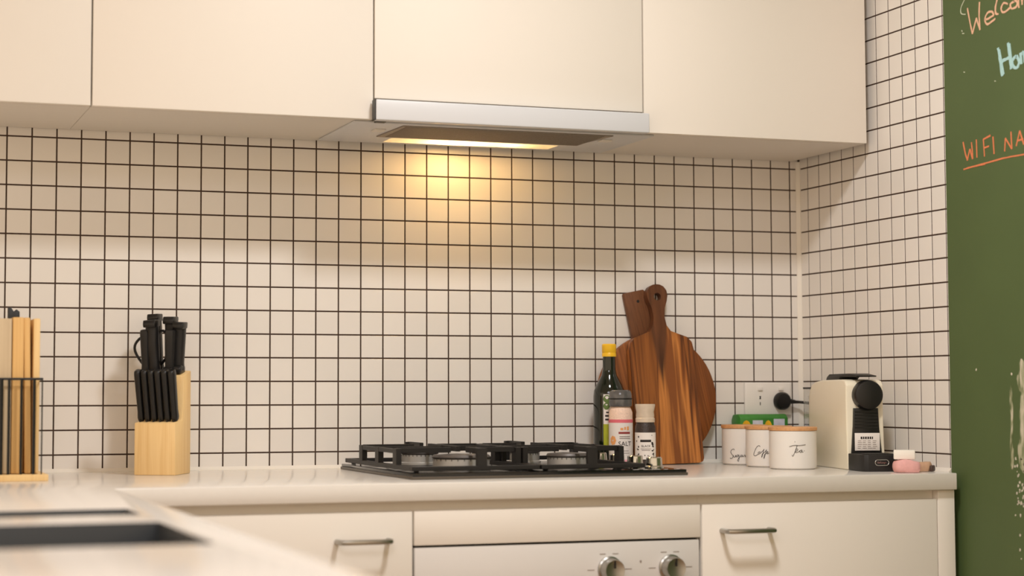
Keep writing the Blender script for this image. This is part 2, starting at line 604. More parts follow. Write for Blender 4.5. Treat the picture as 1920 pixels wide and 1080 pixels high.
# ------------------------------------------------------------------ chalkboard
board = thing('chalkboard', 'green painted chalkboard with handwritten pastel chalk words beside the tiles', 'chalkboard', (XR, YT - 0.001, 0.0))
bx, by = XR, YT - 0.001
part('board_panel', box(NB(), -0.003, 0.0008, -1.9, 0, 0.0, 2.44), M_GREEN, board)
def onboard(y, z, h=0.0):
    return (-0.0031 - h, y - by, z)
CH = {
 'mark': [[(-0.6775, 1.854), (-0.6631, 1.8388), (-0.6627, 1.8262), (-0.6777, 1.8214)], [(-0.6633, 1.7915), (-0.6657, 1.7882)], [(-0.6643, 1.7848), (-0.6716, 1.7834)], [(-0.6666, 1.706), (-0.6714, 1.7045)], [(-0.768, 1.671), (-0.7726, 1.6699)]],
 'welcome': [[(-0.6841, 1.8328), (-0.6904, 1.8062), (-0.699, 1.7775)], [(-0.699, 1.7775), (-0.7131, 1.8071)], [(-0.7131, 1.8071), (-0.7246, 1.7805)], [(-0.7246, 1.7805), (-0.7226, 1.8088), (-0.7247, 1.837)], [(-0.7422, 1.7971), (-0.7585, 1.7988), (-0.7696, 1.8016), (-0.7635, 1.8099), (-0.7496, 1.8092), (-0.741, 1.798), (-0.75, 1.787), (-0.775, 1.7935)], [(-0.7826, 1.8301), (-0.7764, 1.8158), (-0.7776, 1.8028), (-0.7856, 1.8005)], [(-0.816, 1.814), (-0.8032, 1.8187), (-0.7944, 1.8093), (-0.802, 1.8001), (-0.8224, 1.805)], [(-0.8367, 1.8153), (-0.8238, 1.8124), (-0.8274, 1.8026), (-0.8419, 1.8039), (-0.8438, 1.8132), (-0.834, 1.8173)], [(-0.85, 1.7994), (-0.8489, 1.8149), (-0.8583, 1.8157), (-0.86, 1.8036)], [(-0.8603, 1.8125), (-0.8692, 1.8155), (-0.871, 1.8041)], [(-0.878, 1.809), (-0.887, 1.813), (-0.884, 1.818), (-0.877, 1.811), (-0.882, 1.803), (-0.892, 1.808)]],
 'home': [[(-0.7816, 1.7344), (-0.7866, 1.7118), (-0.7933, 1.6763)], [(-0.7849, 1.7296), (-0.7968, 1.6785)], [(-0.8134, 1.7384), (-0.8172, 1.7168), (-0.8217, 1.6854)], [(-0.8178, 1.7359), (-0.824, 1.6878)], [(-0.7863, 1.7041), (-0.8023, 1.7069), (-0.8214, 1.7098)], [(-0.8381, 1.7089), (-0.8262, 1.7013), (-0.8296, 1.6889), (-0.8406, 1.6857), (-0.8465, 1.6961), (-0.8392, 1.7087)], [(-0.8514, 1.7121), (-0.8539, 1.6896)], [(-0.8523, 1.7071), (-0.8612, 1.7103), (-0.8638, 1.6913)], [(-0.8643, 1.705), (-0.8716, 1.7105), (-0.8747, 1.6922)]],
 'wifi': [[(-0.6608, 1.5645), (-0.6662, 1.5451), (-0.674, 1.5254)], [(-0.674, 1.5254), (-0.6831, 1.5473)], [(-0.6831, 1.5473), (-0.6919, 1.5261)], [(-0.6919, 1.5261), (-0.6913, 1.5419), (-0.6883, 1.5602)], [(-0.705, 1.5637), (-0.7062, 1.5272)], [(-0.7285, 1.5613), (-0.7308, 1.5263)], [(-0.7273, 1.5608), (-0.7518, 1.5653)], [(-0.7296, 1.5435), (-0.7465, 1.5448)], [(-0.7598, 1.5621), (-0.7626, 1.5273)], [(-0.7962, 1.528), (-0.7993, 1.554)], [(-0.7993, 1.554), (-0.8186, 1.53)], [(-0.8186, 1.53), (-0.8165, 1.5642)], [(-0.8321, 1.5338), (-0.8441, 1.5624)], [(-0.8441, 1.5624), (-0.8562, 1.5341)], [(-0.8357, 1.5436), (-0.8544, 1.5446)]],
 'line': [[(-0.6602, 1.5088), (-0.7443, 1.5134), (-0.8014, 1.5155), (-0.8577, 1.5147), (-0.90, 1.514)], [(-0.6735, 1.5104), (-0.7327, 1.5116)]],
}
for key, nm, m, w, lb in (('welcome', 'chalk_word', M_CH_PEACH, 0.0042, 'peach chalk word Welcome slanting along the top'),
                          ('home', 'chalk_word', M_CH_BLUE, 0.0068, 'light blue chalk word in thick strokes'),
                          ('wifi', 'chalk_word', M_CH_ORANGE, 0.0036, ('orange chalk word WIFI in capitals', 'orange chalk letters NA, running out of the picture')),
                          ('line', 'chalk_underline', M_CH_ORANGE, 0.0032, 'orange chalk underline'),
                          ('mark', 'chalk_mark', M_CH_WHITE, 0.0022, 'small pale chalk mark')):
    sets = [CH[key]]
    if key == 'mark':
        sets = [[q] for q in CH[key]]
    if key == 'wifi':
        sets = [CH[key][:9], CH[key][9:]]
    if key == 'line':
        sets = [CH[key][:1], CH[key][1:]]
    for i, ss in enumerate(sets):
        bm = NB()
        for st in ss:
            stroke(bm, st, w, onboard, 4, 0.25)
        part(nm, bm, m, board, label=lb[i] if isinstance(lb, tuple) else lb, smooth=0)
WORN = [[(-0.8319, 1.1229), (-0.8272, 1.1043), (-0.82, 1.0877), (-0.8233, 1.069), (-0.8317, 1.0586), (-0.8257, 1.0213), (-0.8271, 0.9841), (-0.818, 0.9508), (-0.8211, 0.9261), (-0.8267, 0.914), (-0.8431, 0.9105), (-0.8607, 0.9439), (-0.8667, 1.0218), (-0.8623, 1.0833), (-0.8501, 1.1122)],
        [(-0.7977, 1.069), (-0.803, 1.0649), (-0.8056, 1.0211), (-0.8013, 0.9753), (-0.8042, 0.9421), (-0.8006, 0.915), (-0.7948, 0.9251), (-0.7944, 0.9709), (-0.7984, 1.0085), (-0.796, 1.0377)]]
bm = NB()
for poly in WORN:
    pl = smooth_line([(a, b, 0) for a, b in poly], 4, True)
    pl = [(p.x + random.uniform(-.0012, .0012), p.y + random.uniform(-.0025, .0025)) for p in pl]
    prism(bm, pl, 0.0, 0.0004, lambda u, v, t: onboard(u, v, t))
part('worn_patch', bm, wood('worn_paint', [(0.38, (92, 104, 66)), (0.48, (160, 162, 130)), (0.62, (206, 198, 178))], (60, 60, 16), 0.9, 1.5), board, label='pale worn patch where the green paint has come off', smooth=0)
bm = NB()
CHIPS = [(-0.8162, 0.9011), (-0.8212, 0.889), (-0.8253, 0.8727), (-0.816, 0.8536), (-0.8056, 0.8262), (-0.8211, 0.8272), (-0.8245, 0.85), (-0.8138, 0.9093), (-0.8075, 0.9194), (-0.8191, 0.7892), (-0.8175, 0.7611), (-0.8209, 0.7449), (-0.6891, 1.1058), (-0.8027, 1.0962), (-0.829, 0.8852), (-0.8302, 0.8606)]
CHIPS += [(random.uniform(-.84, -.806), random.uniform(.84, .935)) for _ in range(22)]
for cy_, cz_ in CHIPS:
    rr = random.uniform(0.0012, 0.0034)
    pl = [(cy_ + rr * random.uniform(.5, 1.1) * math.cos(a * math.pi / 3.5), cz_ + 1.3 * rr * random.uniform(.5, 1.1) * math.sin(a * math.pi / 3.5)) for a in range(7)]
    prism(bm, pl, 0.0, 0.0004, lambda u, v, t: onboard(u, v, t))
o = part('paint_chips', bm, M_BARE, board, label='scattered pale paint chips', smooth=0)
o['kind'] = 'stuff'

# ------------------------------------------------------------------ upper cabinets
G = 0.0016
def upper(x0, x1, zb, label, zt=2.36, carc_bottom=True, split=None):
    xc = (x0 + x1) / 2
    t = thing('wall_cabinet', label, 'cabinet', (xc, 0, ZU), 0, 'wall cabinets over the bench')
    w = (x1 - x0) / 2
    # carcass: sides, top, bottom, back
    bm = NB()
    zb0 = zb - ZU
    H = zt - ZU
    box(bm, -w + .0005, -w + .016, YU + .020, -.004, zb0, H)
    box(bm, w - .016, w - .0005, YU + .020, -.004, zb0, H)
    box(bm, -w + .016, w - .016, YU + .020, -.004, H - .016, H)
    box(bm, -w + .016, w - .016, YU + .020, -.004, zb0, zb0 + .016)
    box(bm, -w + .016, w - .016, -.010, -.004, zb0 + .016, H - .016)
    part('carcass', bm, M_CARC, t)
    part('door', box(NB(), -w + G, w - G, YU, YU + .018, zb0, H), M_CAB, t, bev=.0012)
    return t
XC = [-0.43, 0.1254, 0.6808, 1.2679, 1.8046]
upper(XC[0], XC[1], ZU, 'cream wall cabinet at the far left edge, over the bamboo boards')
upper(XC[1], XC[2], ZU, 'wide cream wall cabinet immediately left of the range hood')
upper(XC[2], XC[3], 1.646, 'shorter cream wall cabinet directly above the range hood lip')
upper(XC[3], XC[4], ZU, 'cream wall cabinet between the range hood and the tiled right wall')

# ------------------------------------------------------------------ range hood
hood = thing('range_hood', 'slide-out range hood with pale grey lip and glowing strip lamp', 'range hood', (0.9745, 0, ZU))
hx0, hx1 = 0.6465 - 0.9745, 1.3020 - 0.9745
# underside plate as four strips around the lamp slot and the filter
LX0, LX1, LY0, LY1 = 0.784 - 0.9745, 1.166 - 0.9745, -0.118, -0.048
bm = NB()
xs = [hx0, LX0, LX1, hx1]
ys = [-0.312, LY0, LY1, -0.034]
grid_slab(bm, xs, ys, lambda x, y: not (LX0 < x < LX1 and LY0 < y < LY1), -.0042, -.0006)
part('underside_plate', bm, M_HOOD, hood, bev=.0008)
# trough over the slot
bm = NB()
box(bm, LX0 - .004, LX1 + .004, LY0 - .004, LY0, -.0006, .036)
box(bm, LX0 - .004, LX1 + .004, LY1, LY1 + .004, -.0006, .036)
box(bm, LX0 - .004, LX0, LY0, LY1, -.0006, .036)
box(bm, LX1, LX1 + .004, LY0, LY1, -.0006, .036)
box(bm, LX0 - .004, LX1 + .004, LY0 - .004, LY1 + .004, .036, .039)
part('lamp_trough', bm, M_HOOD, hood)
M_LENS = bpy.data.materials.new('lamp_diffuser')
M_LENS.use_nodes = True
nt = M_LENS.node_tree
nt.nodes.clear()
out = nt.nodes.new('ShaderNodeOutputMaterial')
tr = nt.nodes.new('ShaderNodeBsdfTranslucent')
tr.inputs[0].default_value = (.95, .93, .88, 1)
tp = nt.nodes.new('ShaderNodeBsdfTransparent')
mx = nt.nodes.new('ShaderNodeMixShader')
mx.inputs[0].default_value = 0.35
nt.links.new(tr.outputs[0], mx.inputs[1])
nt.links.new(tp.outputs[0], mx.inputs[2])
nt.links.new(mx.outputs[0], out.inputs[0])
bm = NB()
v = [bm.verts.new(p) for p in ((LX0, LY0, -.0035), (LX1, LY0, -.0035), (LX1, LY1, -.0035), (LX0, LY1, -.0035))]
bm.faces.new(v)
part('lamp_diffuser', bm, M_LENS, hood, label='frosted strip lamp cover glowing warm yellow')
for lx, e in ((0.945, 1.0), (1.07, 0.14)):
    l = bpy.data.lights.new('hood_bulb', 'POINT')
    l.energy = e
    l.color = (1.0, 0.60, 0.22)
    l.shadow_soft_size = 0.012
    lo = bpy.data.objects.new('hood_bulb', l)
    COL.objects.link(lo)
    lo.location = (lx, -0.085, ZU + 0.018)
# filter
bm = NB()
prism(bm, [(0.752 - .9745, -.300), (1.214 - .9745, -.300), (1.191 - .9745, -.146), (0.744 - .9745, -.138)], -.0065, -.0042, lambda u, v, t: (u, v, t))
flt = part('filter', bm, M_FILTER, hood, label='grey brown aluminium mesh filter')
bm = NB()
for k in range(26):
    y = -.295 + k * .0058
    box(bm, .760 - .9745, 1.196 - .9745, y, y + .0022, -.0074, -.0064)
o = part('mesh_rib', bm, M_FILTER, flt)
o['kind'] = 'stuff'
for s in (-1, 1):
    part('filter_latch', box(NB(), s * .252 - .012, s * .252 + .012, -.24, -.215, -.0075, -.0042), M_CARC, hood, bev=.001)
# sliding lip
lz0, lz1 = 1.5985 - ZU, 1.6398 - ZU
part('sliding_lip', box(NB(), 0.6772 - .9745, 1.2690 - .9745, -.362, -.340, lz0, lz1), M_HOOD, hood, bev=.0025, seg=3, label='pale grey pull-out front lip')
part('lip_end_cap', box(NB(), 0.6752 - .9745, 0.6772 - .9745, -.360, -.340, lz0, lz1), M_BLACK, hood, label='black end cap of the lip')
part('slide_rail', box(NB(), 0.6835 - .9745, 0.7035 - .9745, -.342, -.326, lz0 - .0012, lz0 + .0025), M_BLACK, hood, label='black slide rail under the lip')

# ------------------------------------------------------------------ bench
xs = [-1.25, -0.52, -0.47, 0.072, 0.13, 1.803, 1.823]
ys = [-2.75, -1.795, -1.435, -1.300, -1.165, YF, -0.597, -0.002]
def in_bench(x, y):
    if y > YF:
        return x < 1.803 or y > -0.597
    if not (-0.52 < x < 0.13):
        return False
    if -0.47 < x < 0.072 and (-1.795 < y < -1.435 or -1.300 < y < -1.165):
        return False
    return True
bm = grid_slab(NB(), xs, ys, in_bench, ZC - .033, ZC)
bevel(bm, .0018, 2)
bench = link('benchtop', to_mesh('benchtop', bm, M_BENCH))
tag(bench, 'white L-shaped stone benchtop under the tiles, turning towards the viewer at left', 'benchtop')

sink = thing('sink', 'dark grey double-bowl sink let into the near arm of the white benchtop', 'sink', (-0.199, -1.48, ZC))
def bowl(y0, y1, depth):
    bm = NB()
    X0, X1 = -0.4695 + .199, 0.0715 + .199
    Y0, Y1 = y0 + 1.48 + .0005, y1 + 1.48 - .0005
    t = .0025
    zt = -.0008
    box(bm, X0, X1, Y0, Y0 + t, -depth, zt)
    box(bm, X0, X1, Y1 - t, Y1, -depth, zt)
    box(bm, X0, X0 + t, Y0 + t, Y1 - t, -depth, zt)
    box(bm, X1 - t, X1, Y0 + t, Y1 - t, -depth, zt)
    box(bm, X0 + t, X1 - t, Y0 + t, Y1 - t, -depth, -depth + t)
    b = part('bowl', bm, M_SINK, sink, bev=.0008)
    d = NB()
    lathe(d, [(0, -depth + t + .004), (.03, -depth + t + .004), (.042, -depth + t + .002), (.042, -depth + t + .0005), (0, -depth + t + .0005)], 24, None, (X0 + X1) / 2, (Y0 + Y1) / 2)
    part('drain', d, M_STEEL, b)
bowl(-1.795, -1.435, .19)
bowl(-1.300, -1.165, .13)

# ------------------------------------------------------------------ base cabinets
def handle(x0, x1, z, y0, parent, off):
    """D handle between x0 and x1, standing off a door whose face is y0"""
    r = .0048
    d = .032
    pts = [(x0 + .004, y0, z), (x0 + .004, y0 - d + .010, z), (x0 + .007, y0 - d + .003, z), (x0 + .014, y0 - d, z),
           (x1 - .014, y0 - d, z), (x1 - .007, y0 - d + .003, z), (x1 - .004, y0 - d + .010, z), (x1 - .004, y0, z)]
    bm = NB()
    tube(bm, [Vector(p) - Vector(off) for p in pts], r, 10)
    return part('handle', bm, M_STEEL, parent, label='brushed steel bar handle')
ZD = 0.849
def base_cab(x0, x1, label, fronts, rail=True):
    xc = (x0 + x1) / 2
    t = thing('base_cabinet', label, 'cabinet', (xc, 0, 0), 0, 'base cabinets under the bench')
    w = (x1 - x0) / 2
    bm = NB()
    yb = -.03
    yf = YD + .020
    box(bm, -w + .0005, -w + .016, yf, yb, .10, .866)
    box(bm, w - .016, w - .0005, yf, yb, .10, .866)
    box(bm, -w + .016, w - .016, yf, yb, .10, .116)
    box(bm, -w + .016, w - .016, yb - .006, yb, .116, .866)
    part('carcass', bm, M_CARC, t)
    part('top_rail', box(NB(), -w, w, yf - .002, yf - .0002, .80, .866), M_CAB, t)
    part('plinth', box(NB(), -w, w, YD + .06, YD + .076, 0, .10), M_CAB, t)
    for (a, b, z0, z1, hd, kind) in fronts:
        f = part(kind, box(NB(), a - xc, b - xc, YD, YD + .018, z0, z1), M_CAB, t, bev=.0012)
        if hd:
            handle(hd[0] - xc, hd[1] - xc, hd[2], YD, f, (0, 0, 0))
    return t
base_cab(0.135, 0.6665, 'cream drawer cabinet left of the oven with a steel bar handle',
         [(0.17, 0.6650, .655, ZD, (0.5200, 0.6225, .7985), 'drawer'), (0.17, 0.6650, .38, .652, (0.5200, 0.6225, .60), 'drawer'), (0.17, 0.6650, .105, .377, (0.5200, 0.6225, .33), 'drawer')])
base_cab(1.2415, 1.7635, 'cream cupboard right of the oven, steel bar handle at its upper left',
         [(1.2430, 1.7620, .105, ZD, (1.2795, 1.3880, .7985), 'door')])
end = thing('end_panel', 'narrow cream upright panel closing the bench run against the chalkboard', 'panel', (1.794, 0, 0))
part('upright', box(NB(), -.0295, .0092, YD, -.03, 0, .866), M_CAB, end, bev=.001)
o = part('corner_filler', box(NB(), .118 - .40075, .1685 - .40075, YD, YD + .018, .0005, .8655), M_CAB, bpy.data.objects['base_cabinet'])
# cabinet of the near arm
t = thing('base_cabinet', 'cream cabinet carrying the near arm of the bench with the sink', 'cabinet', (-0.195, -1.7, 0), 0, 'base cabinets under the bench')
bm = NB()
box(bm, -.30, -.284, -1.02, 1.05, .10, .866)
box(bm, .284, .300, -1.02, 1.05, .10, .866)
box(bm, -.284, .284, -1.02, -1.004, .10, .866)
box(bm, -.284, .284, 1.034, 1.05, .10, .866)
box(bm, -.284, .284, -1.004, 1.034, .10, .116)
part('carcass', bm, M_CARC, t)
part('plinth', box(NB(), -.25, .25, -.97, 1.0, 0, .0995), M_CAB, t)
for k in range(3):
    part('door', box(NB(), .301, .317, -1.02 + k * .64, -.385 + k * .64, .105, .862), M_CAB, t, bev=.001)

# ------------------------------------------------------------------ oven
oven = thing('oven', 'white built-in oven with chrome knobs below the gas hob', 'oven', (0.954, YD, 0))
ox0, ox1 = 0.6695 - .954, 1.2365 - .954
part('filler_panel', box(NB(), 0.6685 - .954, 1.2390 - .954, 0, .018, .7872, ZD), M_CAB, oven, bev=.001)
bm = NB()
box(bm, 0.6700 - .954, 1.2380 - .954, .020, .56, .11, .80)
part('housing', bm, M_BLKS, oven)
part('top_rail', box(NB(), 0.6667 - .954, 1.2413 - .954, .0182, .034, .82, .866), M_CAB, oven)
part('control_panel', box(NB(), ox0, ox1, .002, .020, .665, .7828), M_OVEN, oven, bev=.001)
dr = part('oven_door', box(NB(), ox0, ox1, .000, .020, .12, .660), M_OVEN, oven, bev=.0015)
part('door_window', box(NB(), ox0 + .06, ox1 - .06, -.0015, .001, .20, .56), M_HOB, dr)
bm = NB()
tube(bm, [(ox0 + .05, 0, .62), (ox0 + .05, -.035, .62), (ox1 - .05, -.035, .62), (ox1 - .05, 0, .62)], .008, 10)
part('door_handle', bm, M_STEEL, dr)
part('display', box(NB(), .735 - .954, .80 - .954, .0005, .003, .69, .7262), M_HOB, oven, bev=.0005)
RX = Matrix.Rotation(R(90), 4, 'X')
for kx in (1.0514, 1.1765):
    bm = NB()
    lathe(bm, [(0, .0), (.0245, 0), (.0245, .004), (.0215, .006), (.0205, .024), (.019, .0265), (0, .0225)], 32, RX)
    kn = part('knob', bm, M_STEEL, oven, (kx - .954, .002, .7325), label='round chrome control knob')
    part('pointer', box(NB(), -.0012, .0012, -.0275, -.025, .004, .018), M_BLKS, kn)
for kx in (1.0514, 1.1765):
    for a, b, z in ((-.045, -.031, .7325), (.031, .045, .7325), (-.020, -.008, .7615), (.006, .018, .7615)):
        part('tick_mark', box(NB(), kx - .954 + a, kx - .954 + b, .0014, .0022, z - .0006, z + .0006), M_GREYINK, oven)
part('indicator_light', box(NB(), 1.113 - .954, 1.1165 - .954, .0010, .0022, .744, .7475), M_GREYINK, oven)

# ------------------------------------------------------------------ gas hob
hob = thing('gas_hob', 'black four-burner gas hob with cast iron grates on the white bench', 'hob', (0.977, -0.29, ZC))
def H(x, y):
    return x - 0.977, y + 0.29
hx0, hy0 = H(.6945, -.5405)
hx1, hy1 = H(1.261, -.040)
part('glass_top', box(NB(), hx0 + .002, hx1 - .002, hy0 + .002, hy1 - .002, .0050, .0115), M_HOB, hob, bev=.0012)
part('edge_trim', box(NB(), hx0, hx1, hy0, hy1, .0002, .0056), mat('grey_hob_trim', (92, 84, 74), .4, .4), hob, bev=.001)
for bx_, by_, r in ((.84, -.40, .058), (.835, -.15, .040), (1.07, -.15, .033), (1.065, -.40, .043)):
    x, y = H(bx_, by_)
    bm = NB()
    lathe(bm, [(0, .009), (r * 1.05, .009), (r * 1.05, .013), (r * .96, .015), (r * .96, .0295), (r * .84, .031), (0, .031)], 36)
    bn = part('burner', bm, M_ALU, hob, (x, y, .003), label='dull aluminium gas burner')
    bm = NB()
    lathe(bm, [(0, .0312), (r * .98, .0312), (r * 1.0, .0335), (r * .94, .0375), (r * .5, .039), (0, .039)], 36)
    part('burner_cap', bm, M_CAP, bn, label='darker flat burner cap')
    bm = NB()
    for k in range(28):
        a = 2 * math.pi * k / 28
        box(bm, -.0009, .0009, r * .96, r * .968, .0265, .030, Matrix.Rotation(a, 4, 'Z'))
    o = part('flame_port', bm, M_PORT, bn)
    o['kind'] = 'stuff'
def grate(x0, x1, y0, y1, cx, cys):
    bm = NB()
    zb0, zb1, zt0, zt1 = .0150, .0235, .045, .0555
    b = .0055
    # base frame
    box(bm, x0, x1, y0, y0 + 2 * b, zb0, zb1)
    box(bm, x0, x1, y1 - 2 * b, y1, zb0, zb1)
    box(bm, x0, x0 + 2 * b, y0 + 2 * b, y1 - 2 * b, zb0, zb1)
    box(bm, x1 - 2 * b, x1, y0 + 2 * b, y1 - 2 * b, zb0, zb1)
    for fx in (x0 + .010, x1 - .018):
        for fy in (y0 + .012, y1 - .022):
            box(bm, fx, fx + .008, fy, fy + .010, .0117, zb0 + .001)
    ym = (y0 + y1) / 2
    yp = [cys[0], ym, cys[1]]
    # posts and upper side rails
    for sx, sgn in ((x0, 1), (x1 - 2 * b, -1)):
        for py in yp:
            box(bm, sx, sx + 2 * b, py - .012, py + .012, zb1 - .001, zt1 - .001)
        box(bm, sx + .0005, sx + 2 * b - .0005, yp[0] - .010, yp[2] + .010, zt0, zt1 - .002)
    # fingers to each burner
    for cy in cys:
        box(bm, x0 + b, cx - .026, cy - .0042, cy + .0042, zt0, zt1)
        box(bm, cx + .026, x1 - b, cy - .0042, cy + .0042, zt0, zt1)
        for s in (-1, 1):
            e0 = cy + s * .026
            e1 = (y0 + b) if (s < 0 and cy == cys[0]) else ((y1 - b) if (s > 0 and cy == cys[1]) else ym)
            a, c = min(e0, e1), max(e0, e1)
            box(bm, cx - .0042, cx + .0042, a, c, zt0 + .001, zt1 + .0015)
    box(bm, x0 + b, x1 - b, ym - .0042, ym + .0042, zt0, zt1 - .001)
    # end posts under the outer fingers
    for yy in (y0, y1 - 2 * b):
        box(bm, cx - .010, cx + .010, yy, yy + 2 * b, zb1 - .001, zt1 + .001)
    return part('grate', bm, M_IRON, hob, label='black cast iron pan grate', bev=.0008, seg=1)
gx0, gy0 = H(.700, -.522)
gx1, gy1 = H(.957, -.058)
grate(gx0, gx1, gy0, gy1, H(.84, 0)[0], [H(0, -.41)[1], H(0, -.175)[1]])
gx0, gx1 = H(.961, 0)[0], H(1.178, 0)[0]
grate(gx0, gx1, gy0, gy1, H(1.067, 0)[0], [H(0, -.41)[1], H(0, -.175)[1]])
for ky in (-.475, -.385, -.295, -.205):
    x, y = H(1.219, ky)
    bm = NB()
    lathe(bm, [(0, .0086), (.019, .0086), (.019, .012), (.0165, .014), (.0155, .029), (.0135, .031), (0, .031)], 24)
    kn = part('knob', bm, M_CHROME, hob, (x, y, .003), label='chrome hob knob')
bm = NB()
for k in range(5):
    x, y = H(1.150 + k * .022, -.528)
    box(bm, x, x + (.008 if k % 2 else .012), y, y + .004, .0113, .0120)
o = part('printed_mark', bm, M_LABEL, hob, label='white printed symbols by the front edge')
o['kind'] = 'stuff'

# ------------------------------------------------------------------ bamboo boards in a wire rack (left)
rack = thing('board_rack', 'wooden based black wire rack holding bamboo boards at the far left', 'rack', (-0.055, -0.25, ZC))
part('base', box(NB(), -.11, .108, -.095, .093, .0, .0125), M_BAMBOO, rack, bev=.0015)
def rackring(z, r):
    bm = NB()
    tube(bm, [(-.10, -.088, z), (.0955, -.088, z), (.0955, .085, z), (-.10, .085, z)], r, 6, True)
    return bm
part('wire_ring', rackring(.188, .0026), M_BLACK, rack)
rods = [(-.095, .0022), (-.058, .0022), (.0215, .0042), (.0355, .0028), (.0580, .0028), (.0810, .0032), (.0955, .0014)]
for x, r in rods:
    bm = NB()
    tube(bm, [(x, -.088, .0122), (x, -.088, .188)], r, 6)
    part('wire_rod', bm, M_BLACK, rack)
for x in (-.10, -.03, .03, .0955):
    bm = NB()
    tube(bm, [(x, .085, .0122), (x, .085, .188)], .0022, 6)
    part('wire_rod', bm, M_BLACK, rack)
blabels = [('greyish bamboo board at the far left of the wire rack', M_BAMB3, -.075, -.0145, 0, .300),
           ('thick pale bamboo board in the wire rack, beside the greyish one', M_BAMB2, -.0130, .0076, 0, .3025),
           ('bamboo board leaning left in the middle of the wire rack', M_BAMB2, .0118, .0228, -0.9, .302),
           ('bamboo board at the right end of the wire rack', M_BAMBOO, .0250, .0370, 0, .3005)]
for lb, m, a, b, tilt, h in blabels:
    bm = box(NB(), -(b - a) / 2, (b - a) / 2, -.075, .075, 0, h - .0135)
    o = part('bamboo_board', bm, m, None, ((a + b) / 2, -0.25, ZC + .0135), (0, R(tilt), 0), bev=.002)
    tag(o, lb, 'cutting board', 'bamboo boards in the wire rack')
t = thing('knife', 'black handled knife poking up behind the bamboo boards in the rack', 'knife', (0.002, -0.160, ZC + .0135))
bm = NB()
prism(bm, [(-.010, .25), (.012, .25), (.012, .306), (.006, .311), (.001, .306), (-.004, .314), (-.010, .314)], -.008, .008)
part('handle', bm, M_BLACK, t, bev=.0012)
part('blade', box(NB(), -.008, .009, -.001, .001, 0, .25), M_STEEL, t)

# ------------------------------------------------------------------ knife block
A = R(-28)
fr = Vector((math.sin(A), -math.cos(A), 0))          # forward
rt = Vector((math.cos(A), math.sin(A), 0))
corner = Vector((.312, -.209, 0))
cen = corner - rt * .042 - fr * .05
block = thing('knife_block', 'pale pine knife block with a stepped front on the white bench', 'knife block', (cen.x, cen.y, ZC), -28)
bm = NB()
prism(bm, [(-.05, 0), (.05, 0), (.05, .207), (.004, .196), (-.004, .112), (-.004, .108), (-.05, .103)], -.042, .042, lambda u, v, t: (t, u, v))
part('body', bm, M_BAMBOO, block, bev=.0022, seg=2)
bm = NB()
for k in range(6):
    x = -.0345 + k * .0138
    box(bm, x - .0012, x + .0012, -.040, -.014, .1033, .1072, Matrix.Rotation(0, 4, 'Z'))
o = part('slot', bm, M_BLKS, block, label='dark knife slots')
o['kind'] = 'stuff'

def handle_bm(w, d, h, cap=False, bolster=False):
    """knife handle, base at origin, along +z; d = depth (y), w = width (x)"""
    bm = NB()
    prof = [(0.00, .80, .84), (.06, .98, .95), (.20, .86, .86), (.50, .92, .98), (.80, 1.0, 1.0), (.93, 1.02, 1.04), (.985, .92, .95), (1.0, .7, .8)]
    rings = []
    n = 12
    for t, sw, sd in prof:
        ring = []
        for k in range(n):
            a = 2 * math.pi * k / n
            c, s = math.cos(a), math.sin(a)
            e = 0.55
            ring.append(bm.verts.new((w / 2 * sw * math.copysign(abs(c) ** e, c), d / 2 * sd * math.copysign(abs(s) ** e, s), t * h)))
        rings.append(ring)
    for a, b in zip(rings, rings[1:]):
        for k in range(n):
            bm.faces.new((a[k], a[(k + 1) % n], b[(k + 1) % n], b[k]))
    bm.faces.new(rings[0][::-1])
    bm.faces.new(rings[-1])
    return bm
def on_block(x, y, z):
    return cen + rt * x - fr * y + Vector((0, 0, ZC + z))
def block_rot(lean, side=0):
    """lean forward (towards the front of the block) and sideways, degrees"""
    return (Matrix.Rotation(A, 4, 'Z') @ Matrix.Rotation(R(lean), 4, 'X') @ Matrix.Rotation(R(side), 4, 'Y')).to_euler()
ordw = ['leftmost', 'second from left', 'third from left', 'fourth from left', 'fifth from left', 'rightmost']
sm = None
for k in range(6):
    x = -.0345 + k * .0138
    if sm is None:
        sm = to_mesh('steak_knife', handle_bm(.0137, .021, .102), M_BLACK, 40)
    o = link('steak_knife', sm, None, on_block(x, -.027, .1082), block_rot(15))
    tag(o, f'black steak knife handle, {ordw[k]} in the front row of the knife block', 'knife', 'steak knives in the front of the block')
def big_knife(x, y, z, w, d, h, lean, side, label, cap=False, bol=False):
    t = thing('kitchen_knife', label, 'knife', (0, 0, 0), 0, 'large knives in the top of the block')
    t.location = on_block(x, y, z)
    t.rotation_euler = block_rot(lean, side)
    part('handle', handle_bm(w, d, h), M_BLKS, t, smooth=40)
    if cap:
        bm = NB()
        prism(bm, [(-d * .62, h * .90), (d * .52, h * .90), (d * .60, h * 1.03), (-d * .70, h * 1.04), (-d * .86, h * .97), (-d * .80, h * .90)], -w * .53, w * .53, lambda u, v, tt: (tt, u, v))
        part('pommel', bm, M_BLACK, t, bev=.002)
    if bol:
        bm = NB()
        prism(bm, [(-d * .5, -.002), (d * .5, -.002), (d * .5, .012), (-d * .62, .016), (-d * .9, .010), (-d * .9, 0)], -w * .45, w * .45, lambda u, v, tt: (tt, u, v))
        part('bolster', bm, M_BLACK, t, bev=.002)
    return t
big_knife(-.039, .012, .199, .019, .023, .090, 6, 0, 'shorter black knife handle at the front left top of the block', False)
big_knife(-.0225, .015, .201, .024, .025, .104, 6, -2, 'tall black knife handle with a flat pommel behind the shorter left one', True)
big_knife(-.026, .050, .206, .022, .024, .112, 4, -3, 'tallest black knife handle at the back of the block', True)
big_knife(.009, .014, .199, .021, .023, .090, 7, 3, 'black knife handle with a bolster at the front right top of the block', False, True)
